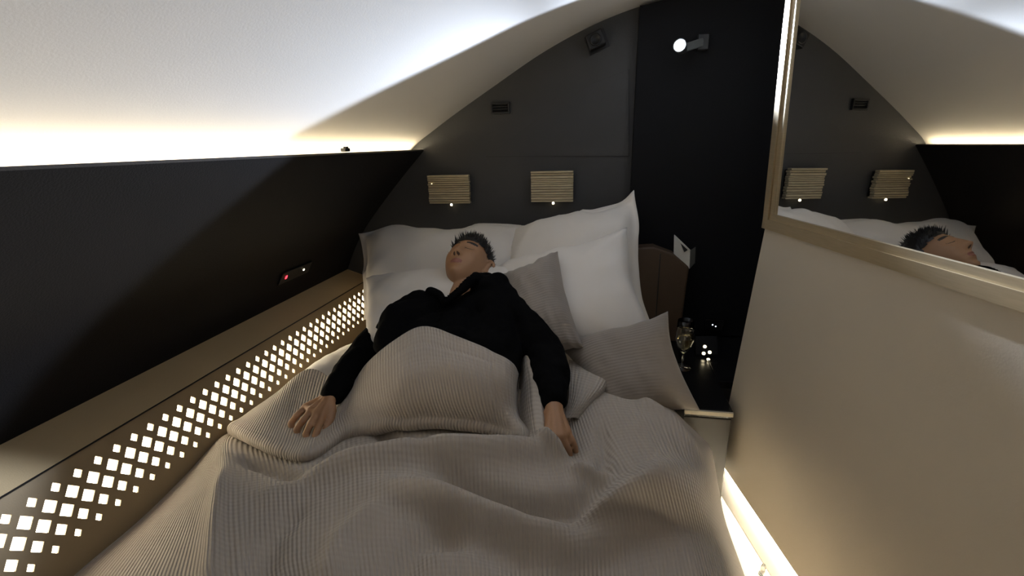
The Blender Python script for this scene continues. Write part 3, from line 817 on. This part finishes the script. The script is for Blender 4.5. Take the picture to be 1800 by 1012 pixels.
# --- right hand (by the lattice), palm down, fingers curled
def hnd(wrist, knuckles, fingers, thumb, rp):
    kk = [at(a, b, z=c) for a, b, c in knuckles]
    for p in kk: chain(bm, [(wrist, .0225), (wrist.lerp(p, .45), rp * 1.05), (p, rp)], 12)
    for a, b in zip(kk, kk[1:]): chain(bm, [(a, rp * .92), (b, rp * .92)], 12)
    for p, F in zip(kk, fingers):
        pts = [(p, rp * .8)] + [(at(a, b, z=c), r) for (a, b, c), r in zip(F, (.0088, .0080, .0070))]
        chain(bm, pts, 12)
    pts = [(wrist.lerp(kk[-1], .3), .015)] + [(at(a, b, z=c), r) for (a, b, c), r in zip(thumb, (.0115, .0098, .0080))]
    chain(bm, pts, 12)
hnd(WR, [(537, 716, .600), (546, 722, .606), (556, 727, .608), (566, 731, .606)],
    [[(521, 731, .602), (511, 744, .588), (515, 758, .572)], [(531, 741, .606), (521, 755, .592), (525, 769, .574)], [(545, 747, .608), (537, 763, .594), (541, 776, .578)], [(560, 750, .604), (554, 766, .592), (556, 778, .580)]],
    [(584, 722, .602), (580, 740, .592), (572, 754, .584)], .0118)
hnd(WL, [(996, 760, .622), (986, 766, .628), (975, 768, .630), (964, 764, .628)],
    [[(1005, 774, .610), (1010, 785, .592), (1012, 794, .574)], [(994, 782, .610), (1000, 793, .592), (1002, 801, .574)], [(981, 784, .610), (986, 795, .592), (987, 803, .574)], [(968, 779, .612), (972, 790, .596), (973, 798, .578)]],
    [(956, 736, .632), (951, 754, .622), (954, 770, .612)], .0128)
body_me = remeshed(bm, .0026, 3)
body_me.name = 'person'
body_me.materials.clear(); body_me.materials.append(M_skin); body_me.materials.append(M_lips); body_me.materials.append(M_hair); body_me.materials.append(mat('nostril', (.07, .032, .02), .7, var=.05))
body_me.polygons.foreach_set('use_smooth', [True] * len(body_me.polygons))
cen = np.empty(len(body_me.polygons) * 3); body_me.polygons.foreach_get('center', cen); cen = cen.reshape(-1, 3)
q = (cen - np.array(HC)) / HS; hx = q @ np.array(hr); hy = q @ np.array(hf); hz = q @ np.array(hu)
mi = np.zeros(len(cen), int)
lipz = -.0548 + 1.5 * hx ** 2
mi[(np.abs(hx) < .022) & (np.abs(hz - lipz) < .0085 * np.sqrt(np.clip(1 - (hx / .024) ** 2, 0, 1))) & (hy > .05)] = 1
mi[(np.abs(np.abs(hx) - .031) < .016) & (np.abs(hz - .0075 + 6 * (np.abs(hx) - .031) ** 2 * -1) < .0016) & (hy > .04)] = 2   # lash line of the closed eyes
mi[(np.abs(np.abs(hx) - .032) < .019) & (np.abs(hz - .036 + .12 * (np.abs(hx) - .03)) < .0042) & (hy > .04)] = 2         # eyebrows
mi[(((np.abs(hx) - .0075) / .0048) ** 2 + ((hz + .0335) / .0032) ** 2 < 1) & (hy > .07)] = 3    # nostrils
body_me.polygons.foreach_set('material_index', mi)
person = link('person', body_me)
tag(person, 'man in black sweater asleep on his back, head tilted back, arms spread', 'person')

# --- sweater
bm = bmesh.new()
for s in (-1, 1):
    chain(bm, [(V((-.37 + s * .078, .99, .560)), .054), (V((-.37 + s * .078, 1.05, .636)), .082), (V((-.385 + s * .088, 1.12, .672)), .102), (V((-.403 + s * .090, 1.24, .722)), .078), (V((-.408 + s * .075, 1.285, .745)), .062)])
chain(bm, [(V((-.41, 1.26, .745)), .066), (SR, .066), (SR.lerp(ER, .5) + V((-.004, .0, .004)), .058), (ER, .050), (ER.lerp(WR, .5), .046), (WR + (ER - WR) * .10, .037), (WR + (ER - WR) * .03, .034)])
chain(bm, [(V((-.40, 1.27, .745)), .066), (SL, .068), (SL.lerp(EL, .5) + V((.010, .0, .006)), .060), (EL, .053), (EL.lerp(WL, .5) + V((.006, 0, 0)), .049), (WL + (EL - WL) * .10, .039), (WL + (EL - WL) * .03, .036)])
chain(bm, [(V((-.37, 1.0, .580)), .056), (V((-.372, 1.05, .652)), .084), (V((-.386, 1.12, .688)), .094), (V((-.404, 1.23, .728)), .074)])
chain(bm, [(SR + V((.03, -.04, -.015)), .066), (V((-.505, 1.10, .675)), .062), (V((-.49, 1.02, .630)), .055)])
chain(bm, [(SL + V((-.01, -.05, -.020)), .066), (V((-.255, 1.12, .690)), .066), (V((-.25, 1.04, .640)), .058)])
chain(bm, [(SR + V((.02, -.03, -.01)), .064), (at(700, 562, y=1.16), .052), (at(686, 600, y=1.10), .048)])
chain(bm, [(at(842, 500, y=1.30), .030), (at(872, 505, y=1.30), .045), (SL, .060)])
# stand-up collar, open in front
cl = [at(784, 530, y=1.205), at(806, 512, y=1.235), at(830, 490, y=1.275), at(858, 488, y=1.34), at(868, 497, y=1.40)]
chain(bm, [(cl[0], .012), (cl[1], .016), (cl[2], .019), (cl[3], .020), (cl[4], .020)])
cr = [at(781, 531, y=1.205), at(773, 518, y=1.235), at(757, 512, y=1.27)]
chain(bm, [(cr[0], .010), (cr[1], .012), (cr[2], .016)])
sw_me = remeshed(bm, .0045, 4); sw_me.name = 'sweater'
# V opening: clear the knit in front of the throat
bm = bmesh.new(); bm.from_mesh(sw_me)
def inv(p):
    d = p - CAM; f = d.dot(AX_F); X = 900 + 800 * d.dot(AX_R) / f; Y = 506 - 800 * d.dot(AX_U) / f
    return X, Y
kill = []
for f in bm.faces:
    c = f.calc_center_median()
    if c.y > 1.15 and c.z > .72:
        X, Y = inv(c)
        if Y < 526 and Y > 470:
            lo_ = 783 - (526 - Y) * .32; hi = 783 + (526 - Y) * 1.05
            if lo_ < X < hi and f.normal.dot(V((0, -.45, .9))) > 0: kill.append(f)
bmesh.ops.delete(bm, geom=kill, context='FACES')
for v in bm.verts:
    n_ = noise.noise((v.co.x * 26, v.co.y * 26, v.co.z * 26)) * .006 + noise.noise((v.co.x * 60, v.co.y * 60, v.co.z * 60)) * .0015
    v.co += v.normal * n_
bm.to_mesh(sw_me); bm.free()
sw_me.materials.clear(); sw_me.materials.append(M_knit); sw_me.polygons.foreach_set('use_smooth', [True] * len(sw_me.polygons))
sw = link('sweater', sw_me, person); sw['label'] = 'black knit sweater with open collar'

# --- hair: shell over the skull with short tufts
bm = bmesh.new()
NU2, NV2 = 72, 40; R2 = {}
def hairy(dx, dy, dz):
    """signed: positive inside the hair"""
    front = dz - (.42 + .10 * (abs(dx) < .5) * (1 - abs(dx) * 2)) if dy > .25 else None
    if dy > .25: return dz - .47 + .25 * max(0, abs(dx) - .45)
    if dy > -.12: return dz - (-.02 + (dy + .12) * 1.1)
    return dz + .55
for j in range(0, NV2):
    th = math.pi * .72 * (j + .5) / NV2
    for i in range(NU2):
        ph = 2 * math.pi * i / NU2; d = (math.sin(th) * math.sin(ph), math.sin(th) * math.cos(ph), math.cos(th))
        k = hairy(*d)
        gr = .002 + (.012 if d[2] > .25 else .007) * max(0, min(1, k * 5)) + .004 * noise.noise((d[0] * 6, d[1] * 6, d[2] * 6))
        R2[i, j] = (bm.verts.new(hw_(head_pt(*d, grow=gr))), k)
for j in range(NV2 - 1):
    for i in range(NU2):
        qd = [R2[i, j], R2[(i + 1) % NU2, j], R2[(i + 1) % NU2, j + 1], R2[i, j + 1]]
        if sum(k for _, k in qd) / 4 > 0: bm.faces.new([v for v, _ in qd])
cap = bm.verts.new(hw_(head_pt(0, 0, 1, grow=.014)))
for i in range(NU2): bm.faces.new((cap, R2[i, 0][0], R2[(i + 1) % NU2, 0][0]))
rn = random.Random(3)
cnt = 0
while cnt < 900:
    z_ = rn.uniform(-.55, 1); ph = rn.uniform(0, 2 * math.pi); rr = math.sqrt(max(0, 1 - z_ * z_)); d = (rr * math.sin(ph), rr * math.cos(ph), z_)
    k = hairy(*d)
    if k < .03: continue
    cnt += 1
    r0 = hw_(head_pt(*d, grow=.006)); nrm_ = (r0 - HC).normalized()
    fwd = (hf * .5 + hu * .5 + V((rn.uniform(-.5, .5), rn.uniform(-.5, .5), rn.uniform(-.5, .5)))) if z_ > .3 else (-hu * .6 + V((rn.uniform(-.4, .4), rn.uniform(-.4, .4), rn.uniform(-.4, .4))))
    Ln = (rn.uniform(.015, .028) if z_ > .3 else rn.uniform(.008, .014))
    tip = r0 + (nrm_ * .75 + fwd * .6).normalized() * Ln
    a = nrm_.orthogonal().normalized(); b = nrm_.cross(a); rad = .0028
    bs_ = [bm.verts.new(r0 + (a * math.cos(t) + b * math.sin(t)) * rad) for t in (0, 2.09, 4.19)]
    tv = bm.verts.new(tip)
    for t in range(3): bm.faces.new((bs_[t], bs_[(t + 1) % 3], tv))
hair = bm_obj('hair', bm, M_hair, person, True); hair['label'] = 'short black tousled hair'
